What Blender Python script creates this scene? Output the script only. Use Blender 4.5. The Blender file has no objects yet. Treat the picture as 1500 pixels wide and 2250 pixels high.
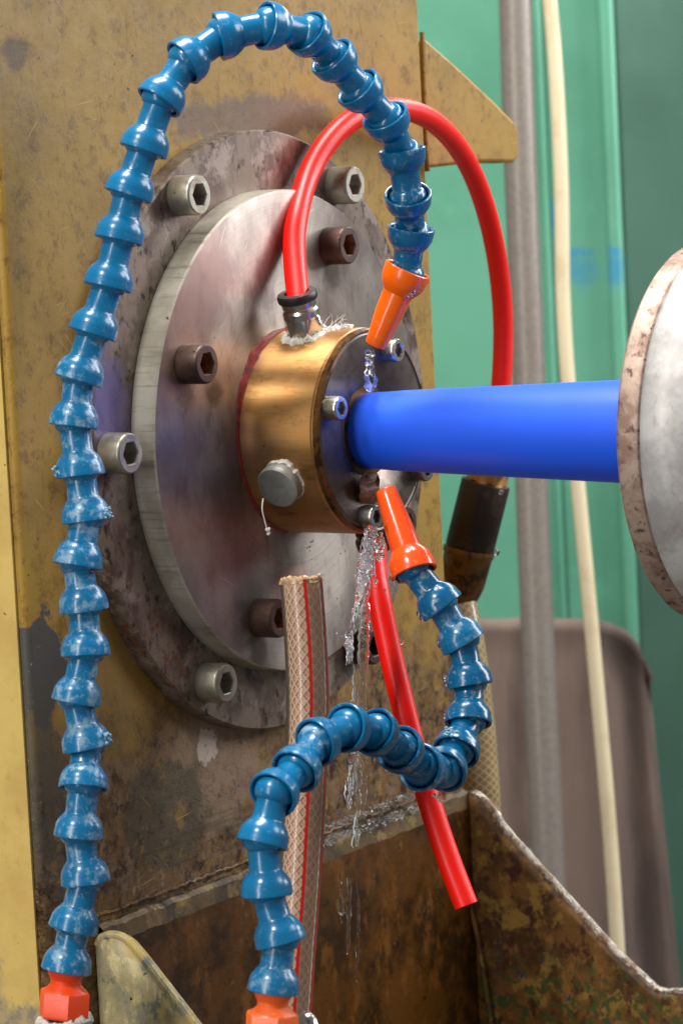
import bpy, math, random
from mathutils import Vector, Matrix, noise

# ------------------------------------------------------------------ camera, world, lamps
S = 0.001                       # all measures below are millimetres
F = 7500.0                      # focal length in photo pixels (photo is 1500 x 2250)
ANG, PIT, ROL = math.radians(57.6), math.radians(6.2), math.radians(2.9)
Z0 = F / 5.285
d = Vector((math.sin(ANG)*math.cos(PIT), math.cos(ANG)*math.cos(PIT), -math.sin(PIT)))
r0 = Vector((math.cos(ANG), -math.sin(ANG), 0))
u0 = r0.cross(d)
cr = r0*math.cos(ROL) - u0*math.sin(ROL)
cu = r0*math.sin(ROL) + u0*math.cos(ROL)
CAM = -Z0*(d + (646-750)/F*cr + (1125-946)/F*cu)

def ray(px, py): return d + (px-750)/F*cr + (1125-py)/F*cu
def PZ(px, py, z): return CAM + ray(px, py)*z            # point at camera depth z
def PH(px, py, h):                                        # point on the plane h mm in front of the disc face
    v = ray(px, py); return CAM + v*((-h-CAM.y)/v.y)
def PX(px, py, x):
    v = ray(px, py); return CAM + v*((x-CAM.x)/v.x)
def camrel(x, y, z): return cr*x + cu*y - d*z             # offset from the disc centre, z towards the lens

sc = bpy.context.scene
col = sc.collection
cd = bpy.data.cameras.new('camera'); cam = bpy.data.objects.new('camera', cd); col.objects.link(cam)
rot = Matrix((cr, cu, -d)).transposed().to_4x4()
cam.matrix_world = Matrix.Translation(CAM*S) @ rot
cd.sensor_fit = 'VERTICAL'; cd.sensor_height = 36; cd.lens = F/2250*36
cd.clip_start = 0.05; cd.clip_end = 60
cd.dof.use_dof = True; cd.dof.focus_distance = 1.36; cd.dof.aperture_fstop = 20
sc.camera = cam

w = bpy.data.worlds.new('World'); sc.world = w; w.use_nodes = True
bg = w.node_tree.nodes['Background']; bg.inputs[0].default_value = (1.0, 0.97, 0.93, 1); bg.inputs[1].default_value = 0.17

def area(name, off, target, sx, sy, power, colr):
    l = bpy.data.lights.new(name, 'AREA'); l.shape = 'RECTANGLE'; l.size = sx; l.size_y = sy
    l.energy = power; l.color = colr
    o = bpy.data.objects.new(name, l); col.objects.link(o)
    p = camrel(*off)*S; o.location = p
    o.rotation_euler = (Vector(target)*S - p).to_track_quat('-Z', 'Y').to_euler()
area('workshop_lamp_left', (-900, 1300, 1300), (0, 0, 0), 0.3, 0.3, 22, (1, .97, .92))
area('workshop_lamp_over', (-150, 1450, 60), (0, 0, 0), 0.9, 0.5, 42, (1, .98, .95))
area('workshop_window_left', (-1000, 120, 1500), (0, 0, 0), 0.22, 1.3, 11, (1, .98, .95))
area('added_lamp_back', (520, 640, -600), (450, 100, -700), 0.9, 0.2, 5, (1, .98, .95))  # added lamp, brightens the top of the green cabinet
area('workshop_window_right', (1500, 800, -450), (0, 0, 0), 0.5, 1.0, 17, (.95, .97, 1))
area('added_light_front', (1400, 900, 250), (100, 0, 0), 0.6, 0.6, 10, (.97, .98, 1))  # added light, not a window, whitens the steel disc at the right
sc.view_settings.view_transform = 'Standard'; sc.view_settings.look = 'None'
sc.view_settings.exposure = 0.08; sc.view_settings.gamma = 1
sc.cycles.use_denoising = True
sc.cycles.transparent_max_bounces = 8

# ------------------------------------------------------------------ helpers
random.seed(4)
def tag(o, label=None, cat=None, group=None, kind=None):
    if label: o['label'] = label
    if cat: o['category'] = cat
    if group: o['group'] = group
    if kind: o['kind'] = kind
    return o
ORG = {}
def thing(name, loc, label, cat, group=None):
    o = bpy.data.objects.new(name, None); o.empty_display_size = .01; col.objects.link(o)
    o.location = Vector(loc)*S; ORG[o.name] = Vector(loc)
    return tag(o, label, cat, group)
class MB:
    def __init__(s): s.v = []; s.f = []; s.uv = {}
    def grid(s, rings, closed=True, cap0=False, cap1=False):
        n = len(rings[0]); b = len(s.v)
        for r in rings: s.v += [Vector(p) for p in r]
        for i in range(len(rings)-1):
            for j in range(n if closed else n-1):
                k = (j+1) % n
                s.f.append((b+i*n+j, b+i*n+k, b+(i+1)*n+k, b+(i+1)*n+j))
        if cap0: s.f.append(tuple(b+j for j in range(n))[::-1])
        if cap1: s.f.append(tuple(b+(len(rings)-1)*n+j for j in range(n)))
        return s
    def lathe(s, prof, o, ax, n=32, cap0=False, cap1=False, hexz=None, jit=0, phase=0):
        o = Vector(o); ax = Vector(ax).normalized()
        a = ax.orthogonal().normalized() if abs(ax.z) > .95 else ax.cross(Vector((0,0,1))).normalized()
        b = ax.cross(a)
        rings = []
        for q, (r, z) in enumerate(prof):
            ring = []
            for j in range(n):
                t = 2*math.pi*(j+phase)/n; rr = r
                if hexz and q in hexz:
                    m = (t % (math.pi/3)) - math.pi/6; rr = r*math.cos(math.pi/6)/math.cos(m)
                p = o + ax*z + (a*math.cos(t)+b*math.sin(t))*rr
                if jit: p += noise.noise_vector(p*.25)*jit
                ring.append(p)
            rings.append(ring)
        return s.grid(rings, True, cap0, cap1)
    def tube(s, pts, rad, n=20, cap=True, uv=False):
        pts = [Vector(p) for p in pts]; N = len(pts); rings = []; T = []
        for i in range(N): T.append((pts[min(i+1, N-1)]-pts[max(i-1, 0)]).normalized())
        a = T[0].orthogonal().normalized(); L = 0
        for i in range(N):
            a = (a - T[i]*a.dot(T[i])).normalized(); b = T[i].cross(a)
            rr = rad[i] if isinstance(rad, (list, tuple)) else rad
            rings.append([pts[i]+(a*math.cos(2*math.pi*j/n)+b*math.sin(2*math.pi*j/n))*rr for j in range(n)])
        s.grid(rings, True, cap, cap); s.arc = pts
        return s
    def prism(s, poly, vec):                       # poly list of 3-D points, extruded by vec
        b = len(s.v); n = len(poly); vec = Vector(vec)
        s.v += [Vector(p) for p in poly] + [Vector(p)+vec for p in poly]
        s.f.append(tuple(range(b, b+n))); s.f.append(tuple(range(b+2*n-1, b+n-1, -1)))
        for i in range(n): k = (i+1) % n; s.f.append((b+i, b+n+i, b+n+k, b+k))
        return s
    def box(s, lo, hi):
        return s.prism([(lo[0],lo[1],lo[2]),(hi[0],lo[1],lo[2]),(hi[0],hi[1],lo[2]),(lo[0],hi[1],lo[2])], (0,0,hi[2]-lo[2]))
    def ball(s, c, r, n=8, sq=1.0):
        c = Vector(c); rings = []
        for i in range(1, n//2+2):
            t = math.pi*i/(n//2+2)
            rings.append([c+Vector((math.cos(2*math.pi*j/n)*math.sin(t), math.sin(2*math.pi*j/n)*math.sin(t), math.cos(t)*sq))*r for j in range(n)])
        return s.grid(rings, True, True, True)
    def build(s, name, mat, parent=None, loc=None, sharp=35, bevel=0, label=None, flat=False):
        me = bpy.data.meshes.new(name)
        o = bpy.data.objects.new(name, me); col.objects.link(o)
        if parent is not None:
            base = ORG[parent.name]; o.parent = parent; ORG[o.name] = base
        else:
            base = Vector(loc) if loc is not None else Vector((0,0,0)); o.location = base*S; ORG[o.name] = base
        me.from_pydata([tuple((p-base)*S) for p in s.v], [], s.f)
        me.validate()
        import bmesh
        bm = bmesh.new(); bm.from_mesh(me); bmesh.ops.recalc_face_normals(bm, faces=bm.faces); bm.to_mesh(me); bm.free()
        if not flat:
            me.polygons.foreach_set('use_smooth', [True]*len(me.polygons))
            me.set_sharp_from_angle(angle=math.radians(sharp))
        me.materials.append(mat)
        if bevel:
            m = o.modifiers.new('bevel', 'BEVEL'); m.width = bevel*S; m.segments = 2; m.limit_method = 'ANGLE'; m.angle_limit = math.radians(40)
        if label: o['label'] = label
        return o
def spline(pts, per=8):
    pts = [Vector(p) for p in pts]; out = []
    q = [pts[0]*2-pts[1]] + pts + [pts[-1]*2-pts[-2]]
    for i in range(1, len(q)-2):
        p0, p1, p2, p3 = q[i-1], q[i], q[i+1], q[i+2]
        for k in range(per):
            t = k/per
            out.append(.5*((2*p1)+(p2-p0)*t+(2*p0-5*p1+4*p2-p3)*t*t+(3*p1-p0-3*p2+p3)*t**3))
    out.append(pts[-1]); return out

def relax(p, it):
    p = list(p)
    for _ in range(it): p = [p[0]] + [p[i]*.5+(p[i-1]+p[i+1])*.25 for i in range(1, len(p)-1)] + [p[-1]]
    return p
# ------------------------------------------------------------------ materials
def srgb(r, g, b):
    f = lambda c: (c/255/12.92 if c/255 <= .04045 else ((c/255+.055)/1.055)**2.4)
    return (f(r), f(g), f(b), 1)
def turned(n, amt):          # lathe-turned about the machine axis: highlights stretch across the grooves
    t = n.N.new('ShaderNodeTangent'); t.direction_type = 'RADIAL'; t.axis = 'Y'
    n.L.new(t.outputs[0], n.b.inputs['Tangent']); n.b.inputs['Anisotropic'].default_value = amt
    n.b.inputs['Anisotropic Rotation'].default_value = .25
    return n.m
class NM:
    def __init__(s, name, base, rough=.5, metal=0, spec=.5, coord='pos'):
        s.m = bpy.data.materials.new(name); s.m.use_nodes = True; s.nt = s.m.node_tree
        s.b = s.nt.nodes['Principled BSDF']; s.N = s.nt.nodes; s.L = s.nt.links
        s.b.inputs['Roughness'].default_value = rough; s.b.inputs['Metallic'].default_value = metal
        s.b.inputs['Specular IOR Level'].default_value = spec
        if coord == 'obj': t = s.N.new('ShaderNodeTexCoord'); s.co = t.outputs['Object']
        else: t = s.N.new('ShaderNodeNewGeometry'); s.co = t.outputs['Position']
        v = s.N.new('ShaderNodeVectorMath'); v.operation = 'SCALE'; v.inputs[3].default_value = 1000
        s.L.new(s.co, v.inputs[0]); s.co = v.outputs[0]       # millimetres
        c = s.N.new('ShaderNodeRGB'); c.outputs[0].default_value = base; s.c = c.outputs[0]; s.bumps = None
        r = s.N.new('ShaderNodeValue'); r.outputs[0].default_value = rough; s.r = r.outputs[0]
    def math(s, op, a, b=None, c=None, clamp=False):
        n = s.N.new('ShaderNodeMath'); n.operation = op; n.use_clamp = clamp
        for i, x in enumerate((a, b, c)):
            if x is None: continue
            if hasattr(x, 'is_output'): s.L.new(x, n.inputs[i])
            else: n.inputs[i].default_value = x
        return n.outputs[0]
    def vec(s, stretch=(1,1,1), warp=0, off=0):
        n = s.N.new('ShaderNodeMapping'); n.inputs['Scale'].default_value = stretch; n.inputs['Location'].default_value = (off, off*1.7, off*.6)
        s.L.new(s.co, n.inputs[0]); return n.outputs[0]
    def noise(s, size, detail=6, rough=.55, stretch=(1,1,1), off=0, dist=0):
        n = s.N.new('ShaderNodeTexNoise'); n.inputs['Scale'].default_value = 1.0/size; n.inputs['Detail'].default_value = detail
        n.inputs['Roughness'].default_value = rough; n.inputs['Distortion'].default_value = dist
        s.L.new(s.vec(stretch, off=off*37.1), n.inputs['Vector']); return n.outputs['Fac']
    def ramp(s, x, lo, hi):
        n = s.N.new('ShaderNodeMapRange'); n.clamp = True; n.interpolation_type = 'SMOOTHSTEP'
        s.L.new(x, n.inputs[0]); n.inputs[1].default_value = lo; n.inputs[2].default_value = hi; return n.outputs[0]
    def xyz(s):
        n = s.N.new('ShaderNodeSeparateXYZ'); s.L.new(s.co, n.inputs[0]); return n.outputs
    def blob(s, c, rx, ry, rz, wob=.5, size=15, soft=.25, off=3):
        n = s.N.new('ShaderNodeVectorMath'); n.operation = 'SUBTRACT'; s.L.new(s.co, n.inputs[0]); n.inputs[1].default_value = c
        k = s.N.new('ShaderNodeVectorMath'); k.operation = 'DIVIDE'; s.L.new(n.outputs[0], k.inputs[0]); k.inputs[1].default_value = (rx, ry, rz)
        l = s.N.new('ShaderNodeVectorMath'); l.operation = 'LENGTH'; s.L.new(k.outputs[0], l.inputs[0])
        z = s.math('ADD', l.outputs['Value'], s.math('MULTIPLY', s.math('SUBTRACT', s.noise(size, 7, .6, off=off), .5), wob*4))
        return s.math('SUBTRACT', 1.0, s.ramp(z, 1-soft, 1+soft))
    def mul(s, a, b): return s.math('MULTIPLY', a, b)
    def mix(s, fac, colr, rough=None):
        n = s.N.new('ShaderNodeMix'); n.data_type = 'RGBA'
        if hasattr(fac, 'is_output'): s.L.new(fac, n.inputs[0])
        else: n.inputs[0].default_value = fac
        s.L.new(s.c, n.inputs[6])
        if hasattr(colr, 'is_output'): s.L.new(colr, n.inputs[7])
        else: n.inputs[7].default_value = colr
        s.c = n.outputs[2]
        if rough is not None:
            m = s.N.new('ShaderNodeMix'); m.data_type = 'FLOAT'; s.L.new(fac, m.inputs[0]); s.L.new(s.r, m.inputs[2]); m.inputs[3].default_value = rough; s.r = m.outputs[0]
        return s
    def spots(s, size, density, colr, rough=None, off=0, stretch=(1,1,1), soft=.02):
        return s.mix(s.ramp(s.noise(size, 3, .5, stretch, off), 1-density, 1-density+soft), colr, rough)
    def bump(s, h, dist, strength=1):
        n = s.N.new('ShaderNodeBump'); n.inputs['Strength'].default_value = strength; n.inputs['Distance'].default_value = dist*S
        s.L.new(h, n.inputs['Height'])
        if s.bumps: s.L.new(s.bumps, n.inputs['Normal'])
        s.bumps = n.outputs[0]; return s
    def scratch(s, ang, size, dens, colr, amt=.6, off=0, thin=.03):
        n = s.N.new('ShaderNodeMapping'); n.vector_type = 'POINT'; n.inputs['Rotation'].default_value = (0, ang, 0); n.inputs['Location'].default_value = (off*13.7, 0, off*7.1)
        s.L.new(s.co, n.inputs[0]); k = s.N.new('ShaderNodeVectorMath'); k.operation = 'MULTIPLY'; s.L.new(n.outputs[0], k.inputs[0]); k.inputs[1].default_value = (1, 1, thin)
        t = s.N.new('ShaderNodeTexNoise'); t.inputs['Scale'].default_value = 1/size; t.inputs['Detail'].default_value = 1; s.L.new(k.outputs[0], t.inputs['Vector'])
        return s.mix(s.mul(s.mul(s.ramp(t.outputs['Fac'], 1-dens, 1.02-dens), s.ramp(s.noise(25, 3, .5, off=off+3), .48, .56)), amt), colr)
    def rvar(s, size, amp, off=9, stretch=(1,1,1)):
        s.r = s.math('ADD', s.r, s.mul(s.math('SUBTRACT', s.noise(size, 5, .6, stretch, off), .5), amp*2), clamp=True); return s
    def done(s, **kw):
        s.L.new(s.c, s.b.inputs['Base Color']); s.L.new(s.r, s.b.inputs['Roughness'])
        if s.bumps: s.L.new(s.bumps, s.b.inputs['Normal'])
        for k, v in kw.items():
            s.b.inputs[k.replace('_', ' ')].default_value = v
        return s.m

HC = -20.0      # column face
def cp(px, py, h=HC): p = PH(px, py, h); return (p.x, p.y, p.z)

# ochre machine paint, greasy and worn
n = NM('ochre_paint', srgb(166, 131, 54), .5, 0, .35)
n.mix(n.ramp(n.noise(60, 5, .6, off=1), .35, .7), srgb(142, 111, 48))
n.mix(n.mul(n.ramp(n.noise(9, 9, .72, off=2), .5, .66), .6), srgb(96, 64, 24))
n.mix(n.mul(n.ramp(n.noise(3, 7, .7, off=3), .52, .7), .4), srgb(172, 130, 60))
n.mix(n.mul(n.ramp(n.noise(4, 8, .75, (1, 1, .6), off=71), .54, .66), .55), srgb(88, 60, 26))
z = n.xyz()[2]
low = n.math('SUBTRACT', 1.0, n.ramp(n.math('ADD', z, n.mul(n.math('SUBTRACT', n.noise(40, 6, .6, off=5), .5), 130)), -145, -85))
n.mix(n.mul(low, .93), srgb(112, 84, 46), .5)
n.mix(n.mul(low, n.ramp(n.noise(22, 9, .68, off=6), .47, .62)), srgb(128, 104, 82), .5)
n.mix(n.mul(low, n.ramp(n.noise(10, 9, .74, off=7), .49, .6)), srgb(54, 34, 18), .3)
n.mix(n.mul(low, n.ramp(n.noise(4, 9, .78, off=75), .52, .62)), srgb(84, 58, 38), .35)
n.mix(n.mul(n.mul(low, n.ramp(n.noise(13, 9, .7, off=8), .57, .64)), .8), srgb(128, 84, 34), .5)
n.mix(n.mul(low, n.mul(n.ramp(n.noise(7, 9, .75, (1, 1, .5), off=21), .56, .66), .7)), srgb(164, 142, 124), .5)
n.mix(n.mul(n.blob(cp(470, 1690), 40, 40, 26, .45, 12, .35, 12), .7), srgb(150, 128, 108), .5)
n.mix(n.mul(n.blob(cp(365, 1790), 30, 40, 22, .35, 16, .12, 15), .8), srgb(86, 76, 58), .4)
n.mix(n.blob(cp(455, 1640), 7, 30, 7, .5, 6, .1, 11), srgb(196, 180, 166), .6)
n.mix(n.blob(cp(96, 1470), 13, 30, 20, .5, 9, .05, 13), srgb(82, 80, 76), .45)
n.mix(n.mul(n.blob(cp(100, 1740), 12, 30, 46, .5, 12, .1, 14), .8), srgb(84, 78, 68), .45)
n.mix(n.mul(n.blob(cp(560, 262), 62, 30, 10, .35, 8, .25, 17), .85), srgb(104, 82, 66), .4)
n.mix(n.mul(n.blob(cp(240, 1430), 24, 30, 22, .5, 10, .06, 19), .8), srgb(150, 118, 58), .5)
n.mix(n.blob(cp(35, 115), 9, 30, 6, .25, 6, .3, 18), srgb(96, 72, 38))
n.spots(4, .27, srgb(52, 36, 24), off=31); n.spots(6, .235, srgb(60, 60, 84), off=33)
n.spots(2.6, .215, srgb(30, 140, 80), off=35)
n.mix(n.mul(n.ramp(n.noise(5, 5, .7, (1, 1, .14), off=41), .58, .72), .3), srgb(90, 68, 36))
n.bump(n.mul(low, n.ramp(n.noise(22, 9, .68, off=6), .47, .5)), .35, .6); n.bump(n.mul(low, n.ramp(n.noise(10, 9, .74, off=7), .5, .52)), .3, .6); n.bump(n.noise(5, 8, .65, off=51), .35, .5); n.bump(n.noise(.9, 3, .6, off=52), .12, .35); n.rvar(12, .22)
n.mix(n.mul(low, n.mul(n.ramp(n.noise(14, 8, .7, off=91), .55, .62), .8)), srgb(148, 116, 58), .5)
n.mix(n.mul(low, n.mul(n.ramp(n.noise(5, 9, .78, (1, 1, .7), off=93), .55, .63), .85)), srgb(46, 30, 18), .35)
lw2 = n.math('SUBTRACT', 1.0, n.ramp(n.xyz()[2], -165, -145))
n.mix(n.mul(lw2, n.mul(n.ramp(n.noise(2.2, 5, .7, (.06, 1, 1), off=95), .5, .62), .55)), srgb(60, 44, 26), .4)
for k_ in range(3): n.scratch((.8, 2.3, 1.7)[k_], 1.0, .27, srgb(206, 176, 112), .55, k_+12)
n.scratch(.3, .9, .26, srgb(70, 50, 26), .6, 22)
M_ochre = n.done()

XLs = PH(35, 950, HC).x
n = NM('side_yellow_paint', srgb(214, 184, 104), .5)
n.mix(n.ramp(n.noise(30, 6, .6, off=1), .4, .7), srgb(200, 166, 92))
zz = n.xyz()[2]
lw = n.math('SUBTRACT', 1.0, n.ramp(n.math('ADD', zz, n.mul(n.math('SUBTRACT', n.noise(14, 7, .6, (1,1,.5), off=5), .5), 160)), -215, -195))
n.mix(lw, srgb(176, 156, 112), .6); n.mix(n.mul(lw, n.ramp(n.noise(8, 8, .7, off=6), .5, .62)), srgb(140, 128, 112), .6)
n.spots(4, .28, srgb(120, 90, 44), off=7); n.spots(2, .24, srgb(150, 116, 60), off=17); n.mix(n.blob(cp(8, 560, -30), 60, 60, 12, .5, 9, .1, 4), srgb(140, 138, 132), .5); n.mix(n.blob((XLs, 40, -6), 60, 12, 5, .4, 6, .2, 4), srgb(150, 148, 128), .5); n.spots(7, .23, srgb(120, 118, 100), off=9)
n.mix(n.mul(n.ramp(n.noise(6, 9, .75, (1, 1, .6), off=27), .54, .66), .4), srgb(178, 144, 76)); n.bump(n.noise(4, 6, .6), .3, .4)
M_side = n.done()

def steel(name, base, rough, spotc, spotd, off, metal=.9, stain=None, str_=(1,1,1), streak=0):
    n = NM(name, base, rough, metal)
    n.mix(n.ramp(n.noise(28, 7, .62, off=off, stretch=str_), .38, .68), tuple(c*.55 for c in base[:3])+(1,))
    if stain: n.mix(n.mul(n.ramp(n.noise(12, 8, .68, off=off+1), .5, .66), .8), stain, min(rough+.15, .9))
    n.spots(3.2, spotd, spotc, .7, off+2); n.spots(1.6, spotd+.03, spotc, .7, off+4)
    n.rvar(6, .18, off+5)
    if streak: n.bump(n.noise(.6, 4, .6, (.08, .08, 1), off+6), .04, streak)
    n.bump(n.noise(2.5, 7, .7, off=off+7), .15, .35)
    return n
# outer flange: blotchy brown bare steel
n = NM('flange_steel', srgb(122, 108, 95), .45, .5)
n.mix(n.ramp(n.noise(16, 9, .7, (1, 1, .55), off=1), .44, .58), srgb(94, 76, 68), .38)
n.mix(n.ramp(n.noise(6, 9, .75, (1, 1, .6), off=2), .53, .62), srgb(58, 40, 34), .35)
n.mix(n.mul(n.ramp(n.noise(24, 8, .7, off=4), .52, .6), .8), srgb(150, 136, 126), .45)
n.mix(n.mul(n.blob(tuple(PH(330, 1480, -11.5)), 26, 20, 22, .5, 7, .12, 5), n.ramp(n.noise(5, 8, .7, off=8), .54, .6)), srgb(112, 62, 28), .6)
n.mix(n.mul(n.blob(tuple(PH(240, 890, -11.5)), 12, 20, 18, .4, 7, .3, 5), .7), srgb(110, 100, 150), .35)
n.spots(3, .28, srgb(32, 24, 20), .5, 11); n.spots(2.5, .21, srgb(40, 140, 90), .5, 12)
n.bump(n.noise(3, 8, .7), .2, .4); n.rvar(8, .2)
M_flange = n.done()
# machined inner disc
n = NM('machined_disc_steel', srgb(174, 164, 154), .42, .72)
n.mix(n.ramp(n.noise(45, 6, .6, (1, 1, .7), off=3), .4, .66), srgb(128, 114, 108), .38)
n.mix(n.mul(n.ramp(n.noise(11, 8, .7, (1, 1, .45), off=4), .5, .68), .6), srgb(98, 86, 80), .42)
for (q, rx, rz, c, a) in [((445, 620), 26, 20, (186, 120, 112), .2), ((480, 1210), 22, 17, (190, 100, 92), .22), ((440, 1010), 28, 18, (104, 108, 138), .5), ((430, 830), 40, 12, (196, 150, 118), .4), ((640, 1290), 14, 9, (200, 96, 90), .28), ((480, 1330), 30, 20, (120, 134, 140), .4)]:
    n.mix(n.mul(n.blob(tuple(PH(*q, 0)), rx, 15, rz, .4, 14, .7, 6), a), srgb(*c))  # painted tints for reflections of the red hose, blue tube and brass
n.mix(n.mul(n.ramp(n.noise(2, 5, .7, (1, 1, .12), off=15), .56, .7), .2), srgb(96, 84, 74))
n.spots(2.4, .26, srgb(46, 36, 34), .5, 17)
n.bump(n.noise(1.2, 4, .6, (1, 1, .25), off=6), .05, .4); n.rvar(14, .16)
for k_ in range(4): n.scratch((.5, 1.9, 2.6, 1.1)[k_], 1.1, .27, srgb(214, 206, 198), .5, k_+2)
for q_, l_ in (((408, 852), 8), ((728, 590), 8), ((566, 1412), 12), ((470, 860), 5)):
    n.mix(n.mul(n.blob(tuple(PH(q_[0], q_[1]+4, 0)), 6, 15, l_, .3, 5, .5, 9), .75), srgb(70, 56, 46), .4)
xz = n.xyz(); rad_ = n.math('SQRT', n.math('ADD', n.mul(xz[0], xz[0]), n.mul(xz[2], xz[2])))
t_ = n.N.new('ShaderNodeTexNoise'); t_.noise_dimensions = '1D'; t_.inputs['Scale'].default_value = 1.3; t_.inputs['Detail'].default_value = 3; n.L.new(rad_, t_.inputs['W'])
n.mix(n.mul(n.ramp(t_.outputs['Fac'], .5, .7), .22), srgb(110, 98, 90)); n.bump(t_.outputs['Fac'], .06, .35)
M_disc = n.done(); turned(n, .6)
# bright machined rim of the disc
n = NM('bright_rim_steel', srgb(186, 180, 166), .38, .55)
n.mix(n.mul(n.ramp(n.noise(20, 6, .6, off=2), .42, .66), .8), srgb(146, 138, 124), .42)
n.mix(n.mul(n.ramp(n.noise(1.6, 3, .6, (.06, .06, 1), off=4), .52, .7), .5), srgb(112, 106, 98))
n.spots(3, .25, srgb(60, 52, 46), .5, 7)
M_rim = n.done()
M_boltz = steel('zinc_bolt', srgb(176, 170, 156), .36, srgb(92, 80, 64), .27, 3, .8, srgb(132, 122, 104)).done()
M_boltb = steel('brown_oxide_bolt', srgb(92, 72, 64), .4, srgb(50, 34, 26), .3, 5, .6, srgb(70, 48, 38)).done()
M_boltr = steel('rusty_bolt', srgb(92, 70, 60), .45, srgb(120, 70, 36), .32, 7, .5, srgb(86, 58, 42)).done()
n = NM('orange_rust', srgb(132, 74, 34), .6); n.mix(n.ramp(n.noise(3, 6, .7), .45, .6), srgb(74, 44, 30)); n.bump(n.noise(1, 4, .6), .3, .6); M_rust = n.done()
M_scr = steel('bright_screw', srgb(190, 186, 180), .26, srgb(90, 80, 70), .25, 9, .95).done()
M_dark = steel('dark_face_steel', srgb(120, 106, 98), .3, srgb(34, 28, 26), .26, 11, .75, srgb(70, 58, 54)).done()
M_plug = steel('dull_zinc_plug', srgb(176, 178, 170), .4, srgb(90, 90, 84), .26, 13, .45, srgb(110, 112, 100)).done()
M_nick = steel('nickel_fitting', srgb(200, 194, 184), .22, srgb(120, 104, 90), .22, 15, 1).done()
# brass
n = NM('worn_brass', srgb(194, 148, 92), .38, .86)
n.mix(n.ramp(n.noise(18, 7, .65, off=1), .42, .66), srgb(196, 144, 84), .38)
n.mix(n.mul(n.ramp(n.noise(9, 8, .7, (1, .4, 1), off=3), .5, .66), .6), srgb(128, 90, 54), .42)
n.mix(n.mul(n.ramp(n.noise(30, 6, .6, off=13), .5, .62), .55), srgb(190, 140, 112), .36)
n.mix(n.mul(n.ramp(n.noise(.7, 3, .6, (1, .05, 1), off=14), .5, .75), .35), srgb(120, 90, 60))
n.spots(2.2, .27, srgb(86, 62, 34), .5, 5); n.rvar(7, .14)
n.bump(n.noise(1.0, 4, .6, (1, .1, 1), off=6), .05, .3)
M_brass = n.done(); M_brassa = turned(n, .85)
n = NM('dark_brass', srgb(120, 84, 44), .35, .8); n.mix(n.ramp(n.noise(6, 7, .7), .45, .62), srgb(66, 46, 28)); n.rvar(5, .2); M_dbrass = n.done()
# blue plastic of the jointed hoses with lime scale
def plastic(name, base, dusty, amt, off, rough=.27, dustc=(186, 206, 214)):
    n = NM(name, base, rough)
    n.mix(n.mul(n.ramp(n.noise(5, 8, .68, off=off), .58-amt*.12, .70-amt*.08), dusty), srgb(*dustc), .55)
    n.mix(n.mul(n.ramp(n.noise(1.3, 5, .7, off=off+2), .62-amt*.05, .72), dusty), srgb(*dustc), .5)
    n.mix(n.mul(n.ramp(n.noise(30, 4, .5, off=off+4), .35, .7), .3), tuple(c*.7 for c in base[:3])+(1,))
    n.bump(n.noise(2.0, 5, .6, off=off+6), .07, .35); n.rvar(4, .12, off)
    return n.done(Subsurface_Weight=.0, Coat_Weight=.25, Coat_Roughness=.12)
BL = srgb(0, 106, 154)
M_blue = plastic('blue_hose_plastic', BL, .2, .0, 1)
M_bluel = plastic('blue_hose_plastic_scaled', BL, .42, .7, 5)
M_bluew = plastic('blue_hose_plastic_wet', srgb(0, 92, 136), .42, .35, 9, .22)
M_orange = plastic('orange_plastic', srgb(255, 104, 0), .25, .0, 3, .25, (255, 190, 150))
M_orangeb = plastic('red_orange_plastic', srgb(254, 84, 20), .3, .1, 3, .22, (255, 170, 140))
M_hex = plastic('orange_hex_plastic', srgb(246, 70, 0), .3, .1, 3, .5, (255, 180, 150)); M_hex2 = plastic('pale_orange_hex_plastic', srgb(248, 104, 26), .4, .2, 6, .5, (255, 190, 160))
n = NM('red_tubing', srgb(246, 14, 0), .38); n.rvar(8, .08); M_red = n.done()
n = NM('black_rubber', srgb(34, 33, 33), .4); n.rvar(3, .2); n.mix(n.mul(n.ramp(n.noise(2, 5, .7), .55, .7), .4), srgb(90, 88, 84)); M_black = n.done()
n = NM('blue_extruded_rubber', srgb(26, 92, 240), .44)
n.mix(n.mul(n.ramp(n.noise(50, 3, .5), .3, .7), .2), srgb(14, 60, 215)); n.bump(n.noise(.6, 3, .5), .03, .2)
M_tube = n.done()
# roller
n = NM('polished_roller_face', srgb(232, 230, 226), .34, .5)
n.mix(n.mul(n.ramp(n.noise(26, 7, .65, off=2), .42, .64), .6), srgb(150, 142, 140), .42)
n.mix(n.mul(n.ramp(n.noise(7, 8, .7, (1, 1, .5), off=4), .54, .66), .5), srgb(170, 150, 140)); n.rvar(10, .12)
n.bump(n.noise(9, 4, .6, off=6), .3, .3)
M_rollf = n.done()
n = NM('rusty_roller_rim', srgb(170, 148, 132), .48, .4)
n.mix(n.ramp(n.noise(10, 7, .7, off=2), .42, .62), srgb(134, 106, 92), .5)
n.mix(n.ramp(n.noise(5, 8, .7, off=4), .55, .64), srgb(86, 60, 50), .5); n.spots(2, .3, srgb(60, 40, 32), .6, 6)
n.bump(n.noise(2, 7, .7), .2, .5)
M_rollr = n.done()
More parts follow.
